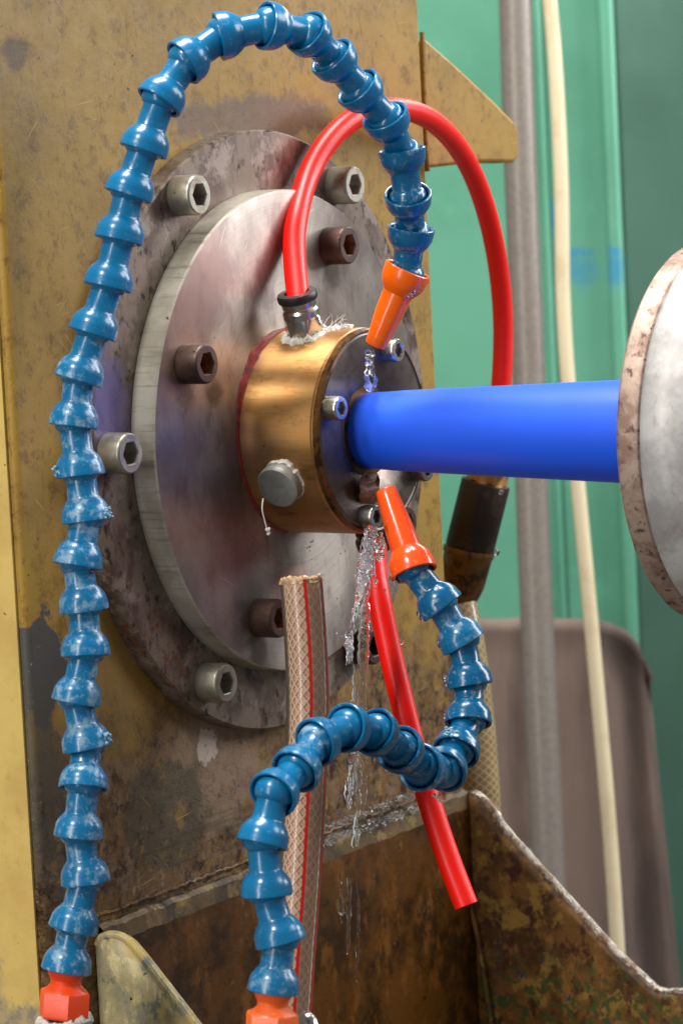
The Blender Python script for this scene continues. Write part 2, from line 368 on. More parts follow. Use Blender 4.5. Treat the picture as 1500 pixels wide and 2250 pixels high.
# green painted metal
def green(name, c1, c2, off):
    n = NM(name, c1, .5)
    n.mix(n.ramp(n.noise(180, 5, .55, off=off), .35, .7), c2)
    n.mix(n.mul(n.ramp(n.noise(30, 7, .65, off=off+1), .55, .75), .35), tuple(c*1.25 for c in c1[:3])+(1,))
    n.spots(14, .22, srgb(90, 120, 96), off=off+2)
    n.bump(n.noise(60, 3, .5), 1.5, .3)
    return n
n = green('green_panel_paint', srgb(88, 150, 124), srgb(70, 130, 104), 2)
for q, rx, rz in [((1338, 480), 3, 14), ((1400, 590), 7, 12), ((1370, 550), 8, 3)]:
    n.mix(n.mul(n.blob(tuple(PZ(q[0], q[1], 2160)), rx, 60, rz, .4, 7, .6, 6), .6), srgb(20, 120, 176))
M_green = n.done()
M_green_shade = green('shaded_green_paint', srgb(72, 108, 92), srgb(58, 92, 76), 5).done()  # darker copy of the green, with the set-back panel's shadow in its colour
n = NM('grey_pipe_metal', srgb(132, 124, 116), .42, .3); n.mix(n.mul(n.ramp(n.noise(3, 6, .7), .45, .65), .5), srgb(110, 100, 92)); n.rvar(6, .2); M_pipe = n.done()
n = NM('cream_cable_sheath', srgb(214, 200, 166), .4); n.mix(n.mul(n.ramp(n.noise(20, 5, .6), .5, .7), .4), srgb(186, 164, 120)); M_cream = n.done()
n = NM('brown_cover_cloth', srgb(104, 86, 76), .65); n.mix(n.ramp(n.noise(60, 6, .6, (1, 1, .2)), .4, .65), srgb(66, 52, 46)); n.bump(n.noise(8, 5, .6, (1,1,.3)), 1, .4); M_brown = n.done()
# drip tray
def traymat(name, base, dark, yel, ymask, off, rough=.3):
    n = NM(name, base, rough)
    n.mix(n.ramp(n.noise(26, 8, .68, off=off), .42, .6), dark, rough)
    n.mix(n.mul(n.ramp(n.noise(9, 9, .72, (1, 1, .6), off=off+1), .5, .64), .8), tuple(c*1.7 for c in base[:3])+(1,), rough+.1)
    if yel: n.mix(n.ramp(n.noise(18, 9, .72, off=off+2), ymask, ymask+.06), yel, .5)
    n.spots(4, .28, srgb(40, 24, 12), .3, off+4)
    n.bump(n.noise(4, 8, .7, off=off), .6, .5); n.rvar(7, .2); return n
M_trayb = traymat('wet_rusty_tray', srgb(86, 52, 13), srgb(48, 29, 8), srgb(108, 74, 22), .6, 2, .3).done()
n = traymat('rusty_tray_side', srgb(128, 90, 42), srgb(82, 54, 28), srgb(160, 126, 58), .53, 5, .45)
n.mix(n.ramp(n.noise(9, 8, .72, off=31), .52, .6), srgb(78, 44, 30), .4)
gl = n.math('SUBTRACT', 1.0, n.ramp(n.xyz()[2], -275, -245))
n.mix(n.mul(gl, n.ramp(n.noise(6, 8, .72, off=33), .5, .56)), srgb(72, 88, 40), .45)
n.mix(n.mul(gl, n.ramp(n.noise(6, 5, .6, off=35), .64, .66)), srgb(20, 60, 120), .45)
M_trays = n.done()
M_lip = traymat('flaking_lip_paint', srgb(96, 74, 36), srgb(58, 40, 22), srgb(134, 110, 54), .54, 12, .5).done()
n = traymat('yellow_grey_tray_side', srgb(164, 152, 110), srgb(132, 126, 104), srgb(178, 156, 88), .52, 8, .42)
n.mix(n.mul(n.ramp(n.noise(7, 8, .7, off=41), .56, .62), .8), srgb(92, 98, 92), .4); M_trayl = n.done()
n = NM('wet_edge_steel', srgb(170, 160, 148), .14, .8); n.mix(n.ramp(n.noise(5, 7, .7), .45, .6), srgb(110, 88, 70), .3); n.bump(n.noise(1.6, 5, .7), .5, .9); M_edge = n.done()
n = NM('water', (1, 1, 1, 1), .0); n.bump(n.noise(2.2, 3, .6), 1.2, .8); M_water = n.done(Transmission_Weight=1.0, IOR=1.33)
n = NM('aerated_glint_water', (.95, .97, 1, 1), .04); n.bump(n.noise(1.4, 4, .7), 1.2, .9); M_foam_glint = n.done(Transmission_Weight=.35, IOR=1.38)  # aerated white water, its colour also standing in for highlights on the stream
n = NM('white_thread_tape', srgb(225, 222, 214), .6); n.bump(n.noise(.8, 5, .7), .5, .9); n.mix(n.mul(n.ramp(n.noise(2.5, 5, .7), .55, .65), .6), srgb(160, 150, 132)); M_tape = n.done(Subsurface_Weight=.0)
n = NM('red_sealant', srgb(150, 30, 16), .38); n.mix(n.ramp(n.noise(3, 6, .7), .45, .62), srgb(92, 22, 14)); n.bump(n.noise(1.5, 5, .7), .5, .9); M_seal = n.done()
n = NM('teal_marker_ink', srgb(38, 62, 66), .5); M_ink = n.done()
n = NM('rusty_grease', srgb(150, 84, 30), .3); n.mix(n.ramp(n.noise(3, 6, .7), .45, .6), srgb(84, 46, 20)); n.bump(n.noise(2, 5, .6), 1, .7); M_grease = n.done()
n = NM('white_residue', srgb(214, 208, 198), .7); n.bump(n.noise(1, 5, .7), .5, .8); M_res = n.done()

# ------------------------------------------------------------------ background
pw = PZ(1400, 1100, 2700)
mb = MB()
def panel(mb, x0, x1, zd, th, skew=70, y0=-500, y1=2900):     # upright slab whose sides lean with the machine's vertical
    a = PZ(x0, 1125, zd); b = PZ(x1, 1125, zd)
    a.z = b.z = 0; bk = Vector((d.x, d.y, 0)).normalized()*th
    lo = PZ(750, y1, zd).z; hi = PZ(750, y0, zd).z
    mb.prism([(a.x, a.y, lo), (b.x, b.y, lo), (b.x, b.y, hi), (a.x, a.y, hi)], bk)
m = MB(); panel(m, -900, 3200, 2600, 40)
wall = m.build('wall', M_green_shade, loc=(0, 0, 0)); tag(wall, kind='structure')
t = thing('green_cabinet', PZ(1200, 2600, 2200), 'light green painted metal cabinet behind the grey pipe, blue paint smears near its edge', 'cabinet')
m = MB(); panel(m, 700, 1392, 2200, 30); m.build('door_panel', M_green, t, bevel=2)
m = MB(); panel(m, 1220, 1236, 2194, 6); m.build('panel_rib', M_green, t, bevel=2)
m = MB(); panel(m, 1360, 1393, 2188, 12); m.build('edge_trim', M_green, t, bevel=3)
m = MB(); panel(m, 1393, 1400, 2215, 200); m.build('side_panel', M_green_shade, t)

def bgpath(pts, z, per=6): return spline([PZ(x, y, z) for x, y in pts], per)
p = bgpath([(1128, -120), (1140, 300), (1160, 800), (1170, 1150), (1185, 1500), (1208, 2000), (1222, 2400)], 1980)
pipe = MB().tube(p, 9.6, 24).build('steel_pipe', M_pipe, loc=PZ(1222, 2400, 1980))
tag(pipe, 'blurred grey vertical steel pipe in front of the green cabinet', 'pipe')
p = bgpath([(1195, -120), (1218, 130), (1232, 400), (1236, 650), (1248, 850), (1272, 1100), (1305, 1450), (1340, 1850), (1362, 2200), (1370, 2400)], 1930)
cab = MB().tube(p, 4.25, 16).build('cream_cable', M_cream, loc=PZ(1370, 2400, 1930))
tag(cab, 'thin cream coloured cable hanging just right of the grey pipe', 'cable')
# folded brown cover: a rounded, pleated sheet over a rack
rings = []
for s_, (thick) in ((0, 0), (1, 1)):
    pass
def cover():
    m = MB(); nx, nz = 70, 40; rows = []
    for j in range(nz+1):
        row = []
        v = j/nz
        for i in range(nx+1):
            uu = i/nx
            left = 980; right = 1505 - 0*v
            # outline: top rises as rounded shoulder on the right
            top = 1362 + 130*(1-math.sqrt(max(0, 1-max(0, (uu-.74)/.26)**2)))
            py = top + (2500-top)*v
            px = left + (1412 + 85*((py-1362)/820) - left)*uu
            fold = 5*math.sin(uu*11+.6*math.sin(v*2)) + 2.5*math.sin(uu*27+v*1.5)
            fold -= 30*max(0, (uu-.96)/.04)**2 + 14*max(0, (.06-v)/.06)**2 * -1
            row.append(PZ(px, py, 2080 - fold*min(1, v*6+.25)))
        rows.append(row)
    m.grid(rows, closed=False)
    return m
o = cover().build('brown_cover', M_brown, loc=PZ(1300, 2500, 2080), sharp=80)
sm = o.modifiers.new('solid', 'SOLIDIFY'); sm.thickness = .004; sm.offset = 1
tag(o, 'greyish brown sheet cover with a rounded shoulder behind the pipe and cable, low right', 'cover')

# ------------------------------------------------------------------ machine column
XL = PH(35, 950, HC).x; XR = PH(960, 850, HC).x
colm = thing('machine_column', ((XL+XR)/2, 60, -330), 'upright ochre painted machine column with grease stains behind the round flange', 'machine')
zt, zb = 260, -340
m = MB().box((XL, 20, zb), (XR, 130, zt)); m.build('front_plate', M_ochre, colm, bevel=2.5)
m = MB()
m.prism([(XL-1.5, 24, zb), (XL-1.5, 132, zb), (XL-1.5, 132, zt), (XL-1.5, 24, zt)], (1.2, 0, 0)); m.build('side_plate', M_side, colm)
# gusset to the right of the column
gp = [PH(x, y, HC-3) for x, y in ((934, 84), (1000, 142), (1085, 222), (1128, 266), (1140, 288), (1141, 345), (1130, 357), (1060, 356), (950, 368), (932, 372))]
m = MB().prism(gp, (0, 14, 0)); m.build('gusset_plate', M_ochre, colm, bevel=1.6)
# weld bead between gusset and column
wp = [PH(934+ (y-84)*.038, y, HC-1) + Vector((random.uniform(-.1,.1), random.uniform(-.1,.1), 0)) for y in range(70, 380, 6)]
m = MB().tube([q+Vector((0,1.7,0)) for q in wp], [1.2+random.uniform(-.06, .06) for _ in wp], 8); m.build('weld_bead', M_ochre, colm)

# ------------------------------------------------------------------ bolts
def bolt(parent, base, rad, length, mat, ax=(0, -1, 0), name='bolt', label=None, ph=0, smat=None):
    R = rad; sk = rad*.58
    prof = [(R*.97, -1), (R, 0), (R, length-1.3), (R*.97, length-.5), (R*.90, length), (sk*1.12, length), (sk*1.02, length-.4)]
    m = MB().lathe(prof, base, ax, 36, hexz=(5, 6), phase=ph)
    o = m.build(name, mat, parent, sharp=32)
    MB().lathe([(sk*1.02, length-.4), (sk, length-.6), (sk, length-rad*.85), (.1, length-rad*1.15)], base, ax, 36, hexz=(0, 1, 2), phase=ph).build('socket', smat or mat, o, sharp=32)
    if label: o['label'] = label
    return o
def disc(name, R, h0, h1, mat, parent, n=160, bev=1.0, mat2=None):
    # axis towards -Y; centre at origin
    m = MB().lathe([(0.1, h0), (R, h0), (R, h1-bev), (R-bev, h1), (0.1, h1)], (0, 0, 0), (0, -1, 0), n)
    return m

# mounting flange
fl = thing('mounting_flange', (0, 20, -126), 'large round brown stained steel flange bolted to the ochre machine column', 'flange')
m = MB().lathe([(60, -20.5), (125, -20.5), (125, -12.2), (124.2, -11.3), (60, -11.3)], (0, 0, 0), (0, -1, 0), 180)
m.build('flange_ring', M_flange, fl)
for k, q_ in enumerate(((392, 430), (735, 408), (240, 996), (452, 1499), (780, 1418))):
    bolt(fl, PH(*q_, -11.3), 8.1, 10.5, M_boltz if k < 4 else M_boltb, ph=k*.7)
# teal marker strokes at the top of the flange
strokes = [[(562, 338), (578, 305), (590, 288)], [(585, 288), (586, 340), (588, 385)], [(598, 292), (606, 330), (612, 368)], [(590, 290), (604, 296)]]
for st in strokes:
    pts = spline([PH(x, y, -11.45) for x, y in st], 6); m = MB(); rr = []
    for i, q in enumerate(pts):
        wd = 1.5+.5*math.sin(i*1.7); rr.append([q+Vector((-wd, 0, 0)), q+Vector((wd, 0, wd*.3))])
    m.grid(rr, closed=False); m.build('marker_stroke', M_ink, fl)

# cover disc
cv = thing('cover_disc', (0, 11, -100), 'bright machined round steel disc in the middle of the brown flange', 'disc')
m = MB().lathe([(20, -11.2), (100.0, -11.2), (100.0, -.9), (99.4, -.1)], (0, 0, 0), (0, -1, 0), 200); m.build('disc_rim', M_rim, cv)
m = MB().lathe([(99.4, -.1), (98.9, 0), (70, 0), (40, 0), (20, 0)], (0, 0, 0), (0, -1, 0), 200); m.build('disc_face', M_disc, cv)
for q_, mt, lb in (((408, 800), M_boltb, None), ((722, 540), M_boltb, None), ((570, 1357), M_boltr, 'bolt with orange rust in its socket'), ((850, 1150), M_boltb, None)):
    bolt(cv, PH(*q_, 0), 8.0, 10.5, mt, label=lb, smat=M_rust)

# ------------------------------------------------------------------ brass housing
HB = 39.0; RB = 42.3
br = thing('brass_housing', (0, 0, -RB), 'round brass housing with a dark steel front plate, mounted on the machined disc', 'housing')
m = MB().lathe([(10, .3), (RB, .3), (RB, HB-4.2), (RB-.7, HB-3.6), (RB-.7, HB-3.0), (10, HB-3.0)], (0, 0, 0), (0, -1, 0), 128); m.build('housing_body', M_brass, br)
m = MB().lathe([(10, HB-2.9), (RB-.1, HB-2.9), (RB-.1, HB-.8), (RB-.9, HB)], (0, 0, 0), (0, -1, 0), 128); m.build('face_rim', M_dbrass, br)
m = MB().lathe([(RB-1.2, HB-.25), (RB-2.0, HB-.6), (RB-2.6, HB-.1), (26, HB-.05), (24.5, HB-.7), (21, HB-1.2), (17.3, HB-4), (16.5, HB-10)], (0, 0, 0), (0, -1, 0), 128); m.build('front_plate', M_dark, br)
for q in ((722, 897), (848, 770), (800, 1135)):
    b = PH(q[0], q[1], HB); bolt(br, b, 4.9, 6.2, M_scr, name='cap_screw')
b = PH(722, 897, HB); bolt(br, (-b.x*.93, -HB, -b.z-7), 4.9, 6.2, M_scr, name='cap_screw')
# red sealant round the base, thick at upper left
rings = []
for i in range(150):
    a = math.radians(70+i*1.25); thick = .1+1.1*max(0, math.cos((a-math.radians(132))*2.6))*(abs(a-math.radians(132)) < .6)
    nz_ = noise.noise(Vector((a*9, 3, 1)))+.5*noise.noise(Vector((a*33, 5, 1)))
    w_ = thick*(1+.5*nz_); c_ = Vector((math.cos(a), 0, math.sin(a)))
    rings.append([c_*(RB-.6)+Vector((0, -.1, 0)), c_*(RB+.2)+Vector((0, -1.2-w_*.9, 0)), c_*(RB+w_*.6)+Vector((0, -1.0-w_*.4, 0)), c_*(RB+.6+w_*1.7)+Vector((0, -.5, 0)), c_*(RB+.8+w_*1.8)+Vector((0, .1, 0))])
MB().grid(rings, closed=False).build('red_sealant', M_seal, br)

def radial(adeg): a = math.radians(adeg); return Vector((math.cos(a), 0, math.sin(a)))
# plug low on the left side
pc = PH(622, 1058, 19); ax = Vector((pc.x, 0, pc.z)).normalized(); h = 19.0
pc = ax*(RB-1.2)+Vector((0, -h, 0))
m = MB().lathe([(8.6, 0), (9.0, .8), (9.1, 6.2), (8.5, 7.0), (.1, 7.1)], pc, ax, 40); m.build('blank_plug', M_plug, br)
def crumple(base, ax, R, amp, height, seed, n=110, wdir=None):
    a = ax.orthogonal().normalized(); b = ax.cross(a); rings = []
    N3 = lambda t, f, k: .5+.9*noise.noise(Vector((math.cos(t)*f, math.sin(t)*f, seed*3.7+k)))
    for j in range(n+1):
        t = 2*math.pi*(j % n)/n; e = a*math.cos(t)+b*math.sin(t)
        wt = 1 if wdir is None else max(.12, min(1, .5+e.dot(wdir)))
        rr = R+amp*wt*(N3(t, 3, 0)+.5*N3(t, 9, 1)); hh = height*wt*(.5+N3(t, 4, 2)+.4*N3(t, 11, 3))
        ring = [base+e*(R-1), base+e*(R-.4)+ax*hh*.9, base+e*(R*.6+rr*.4)+ax*hh, base+e*(R*.2+rr*.8)+ax*hh*.7, base+e*rr+ax*hh*.3, base+e*(rr+.2)-ax*.8]
        rings.append([q+noise.noise_vector(q*1.1)*.5*wt for q in ring])
    return MB().grid(rings, closed=False)
crumple(pc+ax*.5, ax, 9.0, .9, 1.5, 5, wdir=(cr*.8+Vector((0,0,.6)))).build('plug_tape', M_tape, br)
# threads of tape
def fibre(mb, p0, vdir, L, seed, r=.14):
    rnd = random.Random(seed); p = Vector(p0); v = Vector(vdir).normalized(); pts = [p.copy()]
    for i in range(9):
        v = (v+Vector((rnd.uniform(-1, 1), rnd.uniform(-1, 1), rnd.uniform(-1, 1)))*.28).normalized(); p = p+v*L/9; pts.append(p.copy())
    mb.tube(pts, [r*(1-.06*i) for i in range(10)], 5)
m = MB(); th = [PH(x, y, 30) for x, y in ((578, 1095), (576, 1120), (583, 1150), (588, 1168))]
m.tube(spline(th, 5), .28, 6); 
for k in range(5): m.ball(th[-1]+Vector((random.uniform(-1, 1), 0, random.uniform(-1, 1))), .7, 6)
m.build('loose_tape_thread', M_tape, br)

# top fitting, tape, collar
ax = (radial(106)); fb = ax*(RB-3.5)+Vector((0, -15.5, 0))
m = MB().lathe([(7.6, 0), (7.6, 1.5), (8.0, 2.2), (8.0, 10.5), (7.2, 11.4)], fb, ax, 48, hexz=(1, 2, 3)); m.build('hex_fitting', M_nick, br)
m = MB().lathe([(6.8, 11), (7.4, 11.6), (7.4, 14), (6.6, 15), (7.1, 16), (7.1, 18), (6, 18.4)], fb, ax, 48); m.build('fitting_sleeve', M_nick, br)
m = MB().lathe([(6.2, 17.6), (7.8, 18.2), (8.3, 19), (8.3, 20.8), (7.9, 21.7), (5.2, 21.9), (5.1, 19)], fb, ax, 48, phase=.5); m.build('release_collar', M_black, br)
m = crumple(fb+ax*2.4, ax, 7.6, 2.2, 2.2, 9); m.build('white_tape', M_tape, br)
m = MB(); 
rt = Vector((.55, -.83, 0))
for k in range(20):
    t = random.uniform(-.6, 1.0); base = fb+rt*random.uniform(5, 15)+Vector((0, 0, -.4+random.uniform(0, 1.5))); base.z = math.sqrt(max(0, RB**2-base.x**2))+.6
    base.y = max(base.y, -HB+4)
    fibre(m, base, rt*random.uniform(.1, 1)+Vector((0, 0, random.uniform(.1, 1.1)))+Vector((random.uniform(-.5, .5),)*3), random.uniform(3, 9), k)
m.build('frayed_tape_fibres', M_tape, br)
m = MB(); rr = []
for j in range(26):
    q = fb+rt*(4+j*.62); q.z = math.sqrt(max(0, RB**2-q.x**2)); e = Vector((.83, .55, 0)); wv = 3.0*(1-j/30)*(1+.9*noise.noise(Vector((j*.8, 0, 7))))
    rr.append([q-e*wv+Vector((0, 0, -.3)), q-e*wv*.5+Vector((0, 0, 1.2+.9*noise.noise(Vector((j*.6, 1, 0))))), q+Vector((0, 0, 1.6+1.1*noise.noise(Vector((j*.7, 5, 0))))), q+e*wv*.5+Vector((0, 0, 1.1+noise.noise(Vector((j*.5, 9, 0))))), q+e*wv+Vector((0, 0, -.6))])
m.grid([[v_+noise.noise_vector(v_*.9)*1.1 for v_ in r_] for r_ in rr], closed=False); m.build('tape_wad', M_tape, br)

# bottom fitting (outlet) with black collar
ax2 = radial(-68); fb2 = ax2*(RB-2)+Vector((0, -25, 0))
m = MB().lathe([(8.2, 0), (8.2, 6), (7.2, 7), (7.2, 9.5)], fb2, ax2, 48, hexz=(0, 1)); m.build('hex_fitting', M_dbrass, br)
m = MB().lathe([(6.2, 8.6), (8.0, 9.4), (8.4, 10.2), (8.4, 13.5), (7.8, 14.4), (5.2, 14.6), (5.1, 12)], fb2, ax2, 48); m.build('release_collar', M_black, br)
# rusty grease under the tube on the front plate
m = MB(); rings = []
gc = PH(812, 1062, HB)
for i in range(12):
    t = i/11; rings.append([PH(812+ (t-.5)*16*math.sin(k*.52+1) + (26-10*t)*math.cos(k*math.pi*2/14), 1045+52*t+10*math.sin(k*math.pi*2/14), HB+3.5*math.sin(t*3.1)*(1 if math.sin(k*math.pi*2/14) > -.3 else .2)+.3) + noise.noise_vector(Vector((i*.5, k*.6, 2)))*1.0 for k in range(14)])
m.grid(rings, True, True, True); m.build('rusty_grease', M_grease, br, sharp=60)

# ------------------------------------------------------------------ blue tube
axis_pts = []
def tr(h): return 16.2 + (h-45)*(20.2-16.2)/(152-45) if h < 152 else 20.2
hs = [HB-9, HB-3, HB, 46, 55, 70, 85, 100, 120, 140, 152, 175, 200, 260, 330, 420]
zc = 0
def axz(h): return PH(630, 946, 0).z - (h*.0)
m = MB(); rings = []
for h in hs:
    R_ = tr(h)*(1.0 if h > 46 else .985)
    rings.append([(R_*math.cos(2*math.pi*j/96), -h, R_*math.sin(2*math.pi*j/96)) for j in range(96)])
m.grid(rings, True, True, True)
o = m.build('blue_tube', M_tube, loc=(0, -HB, 0)); tag(o, 'thick bright blue rubber tube coming out of the brass housing towards the steel roller', 'tube')

# steel end disc on the right
def pxof(P):
    v = P-CAM; zz_ = v.dot(d); return 750+F*v.dot(cr)/zz_, 1125-F*v.dot(cu)/zz_, zz_
HR = 188.0; RR = 73.0
ro = thing('steel_end_disc', (0, -HR, -RR), 'shiny steel disc with rust stained rim around the blue tube at the right', 'disc')
m = MB().lathe([(21, HR), (RR-1.5, HR), (RR, HR+1.5), (RR, HR+7.6), (RR-.5, HR+9.0), (RR-1.4, HR+9.6)], (0, 0, 0), (0, -1, 0), 160); m.build('disc_rim', M_rollr, ro)
m = MB().lathe([(RR-1.4, HR+9.6), (RR-2.0, HR+10.4), (RR-4, HR+17), (RR-8, HR+28), (RR-14, HR+40), (RR-23, HR+50), (RR-40, HR+56), (20.5, HR+58)], (0, 0, 0), (0, -1, 0), 160); m.build('domed_face', M_rollf, ro)

# ------------------------------------------------------------------ jointed coolant hoses
PITCH = 17.8
def chain(px, z0, wts):
    out = []; z_ = z0; prev = None
    for (x, y), wt in zip(px, wts):
        if prev is not None:
            for it in range(4):
                q = PZ(x, y, z_); lat = (q-PZ(prev[0], prev[1], z_)).length
                dz = math.sqrt(max(0, PITCH**2-lat**2))*wt
                z_new = zprev+dz
                z_ = z_new
        zprev = z_; prev = (x, y); out.append(PZ(x, y, z_))
    return out, z_
def link_prof(L, R=9.4):
    nk = 5.95
    inner = [(4.6, L*.5), (5.0, 5), (6.4, 4.0), (7.5, 1.6), (7.9, -.6), (8.15, -2.6), (8.6, -3.0)]
    outer = [(R-.35, -3.05), (R, -2.7), (R, -1.5), (R-.15, -.9), (R-.22, 0.2), (R*.95, 1.7), (R*.88, 3.2), (R*.79, 4.5), (R*.70, 5.5), (nk+.15, 6.1), (nk-.1, 6.7), (nk-.15, L-5.0), (nk-.1, L-4.4)]
    ball = [(6.7, L-3.7), (7.25, L-2.4), (7.45, L-.8), (7.3, L+1.2), (6.3, L+3.4), (4.6, L+4.6)]
    return inner+outer+ball
def hose(name, px, z0, wts, label, ztip, tip, mats, nozzle_mat, base_mat, base_label=None):
    pts, zl = chain(px, z0, wts)
    tipp = PH(tip[0], tip[1], ztip)
    first, second = pts[0], pts[1]
    hb = (first-second).normalized()
    down = Vector((0, 0, -1))
    hd = (hb*.5+down*.5).normalized()
    o = thing(name, first+hd*22, label, 'coolant hose', 'jointed coolant hoses')
    for i in range(len(pts)-1):
        axv = pts[i+1]-pts[i]; L = axv.length
        MB().lathe(link_prof(L), pts[i]+axv.normalized()*1.0, axv, 40, phase=0).build('hose_link', mats(i), o, sharp=28)
    # nozzle
    c = pts[-1]; axv = tipp-c; L = axv.length
    prof = [(5, 5), (6.5, 4), (7.9, 0), (8.2, -2.4), (9.1, -2.6), (9.5, -2.2), (9.5, -.6), (9.4, .8), (9.0, 3.4), (8.1, 5.6), (6.9, 7.2), (6.15, 8.2), (5.7, L*.55), (4.6, L*.86), (4.35, L-1.2), (4.0, L-.3), (3.3, L), (2.6, L-.4), (2.5, L-8)]
    MB().lathe(prof, c, axv, 44).build('nozzle', nozzle_mat, o, sharp=30)
    # threaded base: ball, cone, hex
    e = hd
    MB().lathe([(7.3, -2), (7.4, 1), (6.5, 3.6), (5.7, 5.2), (5.7, 6.8), (7.2, 8.4), (9.6, 9.6), (9.9, 10.3), (9.9, 18.5), (9.4, 19.3), (5, 19.4)], first, e, 48, hexz=(6, 7, 8, 9), phase=3).build('hex_base', base_mat, o, sharp=24)
    return o, pts, first+hd*19.4, hd
H1 = [(147, 2122), (163, 2032), (188, 1928), (174, 1828), (184, 1722), (190, 1634), (169, 1532), (188, 1430), (184, 1330), (172, 1233), (189, 1135), (176, 1035), (163, 926), (175, 826), (206, 724), (239, 621), (263, 518), (285, 420), (318, 322), (354, 217), (410, 133), (490, 78), (590, 57), (677, 74), (733, 130), (790, 197), (848, 262), (883, 338), (896, 434), (902, 510), (891, 603)]
w1 = [0, .0, .2, -.2, 0, .4, -.3, 0, .2, -.2, .2, 0, 0, 0, 0, 0, 0, 0, 0, .3, .8, .9, 1, 1, 1, 1, 1, 1, 1, .9, .9]
o1, pts1, b1, e1 = hose('coolant_hose', H1, 1278, w1, 'long blue jointed hose arching from lower left over the flange to an orange nozzle', 56, (823, 760), lambda i: M_bluel if i < 14 else (M_blue if i < 27 else M_bluew), M_orange, M_hex)
H2 = [(601, 2168), (615, 2060), (586, 1956), (578, 1845), (603, 1742), (652, 1690), (697, 1630), (763, 1600), (825, 1610), (880, 1648), (926, 1686), (975, 1690), (1003, 1646), (1028, 1580), (1030, 1497), (1013, 1405), (966, 1327), (906, 1248)]
w2 = [0, 0, .1, .3, .8, 1, 1, 1, 1, 1, 1, 1, .9, .9, .6, .3, -.1, -.3]
o2, pts2, b2, e2 = hose('coolant_hose', H2, 1228, w2, 'shorter blue jointed hose looping at lower middle up to the nozzle below the tube', 58, (847, 1076), lambda i: M_bluel if i % 5 == 0 else (M_blue if i < 8 else M_bluew), M_orangeb, M_hex2)
lime = plastic('lime_scale', srgb(120, 170, 196), .9, .8, 4, .5, (214, 226, 230))
for o_, pts_, i_, dv in ((o1, pts1, 10, (1, -.25)), (o1, pts1, 5, (1, .1)), (o2, pts2, 12, (-.2, 1)), (o1, pts1, 11, (-.9, .2))):
    m = MB(); rnd = random.Random(i_)
    ax_ = (pts_[i_+1]-pts_[i_]).normalized(); v_ = cr*dv[0]+cu*dv[1]-d*.35; v_ = (v_-ax_*v_.dot(ax_)).normalized()
    for k in range(26): m.ball(pts_[i_]+v_*(9.0+rnd.uniform(-.4, .9))+ax_*rnd.uniform(-1.5, 2.5)+ax_.cross(v_)*rnd.uniform(-2.6, 2.6), rnd.uniform(.3, .8), 6)
    m.build('limescale_crust', lime, o_, sharp=80)
# metal bases below the hoses
for bb, ee, lb in ((b1, e1, 'grey metal pipe fitting under the leftmost orange hex nut, bottom left corner'), (b2, e2, 'metal pipe fitting under the orange hex nut at the bottom middle')):
    t = thing('pipe_fitting', bb+Vector((0, 0, -60)), lb, 'fitting', 'pipe fittings under the coolant hoses')
    MB().lathe([(5, 0), (10.6, 0), (11.4, .8), (11.4, 12), (10.4, 13), (7.5, 13)], bb+ee*.2, Vector((0, 0, -1)), 48, hexz=(1, 2, 3, 4), phase=10).build('hex_body', M_plug, t, sharp=24)
    MB().lathe([(7.5, 12), (7.5, 60), (2, 60)], bb, Vector((0, 0, -1)), 32).build('threaded_pipe', M_plug, t)
    crumple(bb+Vector((0, 0, -1.6)), Vector((0, 0, 1)), 8.8, 1.6, 1.8, 12).build('white_residue', M_res, t)
t = MB().tube(spline([PZ(668, 2238, 1250), PZ(680, 2245, 1248), PZ(686, 2275, 1246), PZ(686, 2330, 1246)], 5), 3.0, 14).build('bright_pipe', M_nick, loc=PZ(686, 2330, 1246))
tag(t, 'small bright curved metal pipe beside the bottom middle hex nut', 'pipe')

# ------------------------------------------------------------------ red hoses
def fromfit(fbv, axv, k): return fbv+axv*k
zr = lambda x, y, z_: PZ(x, y, z_)
st = fb+ax*0
A = [fb+ (radial(106))*k for k in (17, 24, 34)]
A += [zr(644, 540, 1407), zr(653, 470, 1414), zr(672, 395, 1430), (zr(712, 320, 1440)), zr(765, 266, 1452), zr(830, 240, 1468), zr(893, 240, 1490), zr(955, 267, 1515), zr(1012, 330, 1545), zr(1055, 420, 1570), zr(1085, 530, 1590), zr(1102, 650, 1602), zr(1105, 760, 1606), zr(1098, 880, 1606), zr(1084, 980, 1604), zr(1072, 1056, 1600)]
A = [A[0]] + A[3:]
o = MB().tube(relax(spline(A, 10), 30), 4.75, 28).build('red_hose', M_red, loc=A[0]); tag(o, 'red plastic hose arching from the top fitting of the brass housing behind the tube', 'hose', 'red hoses')
e0 = fb2+ax2*12
B_ = [e0, zr(823, 1265, 1398), zr(843, 1370, 1396), zr(872, 1500, 1393), zr(908, 1640, 1390), zr(945, 1770, 1386), zr(985, 1890, 1383), zr(1024, 1990, 1380)]
pth = relax(spline(B_, 8), 20)
m = MB(); m.tube(pth, 4.9, 28, cap=False); m.tube(pth[-3:][::-1], 3.2, 28, cap=False)
T_ = (pth[-1]-pth[-2]).normalized(); m.lathe([(4.9, 0), (3.2, 0)], pth[-1], T_, 28)
o = m.build('red_hose', M_red, loc=B_[0]); tag(o, 'straight red plastic hose hanging below the brass housing with a cut lower end', 'hose', 'red hoses')

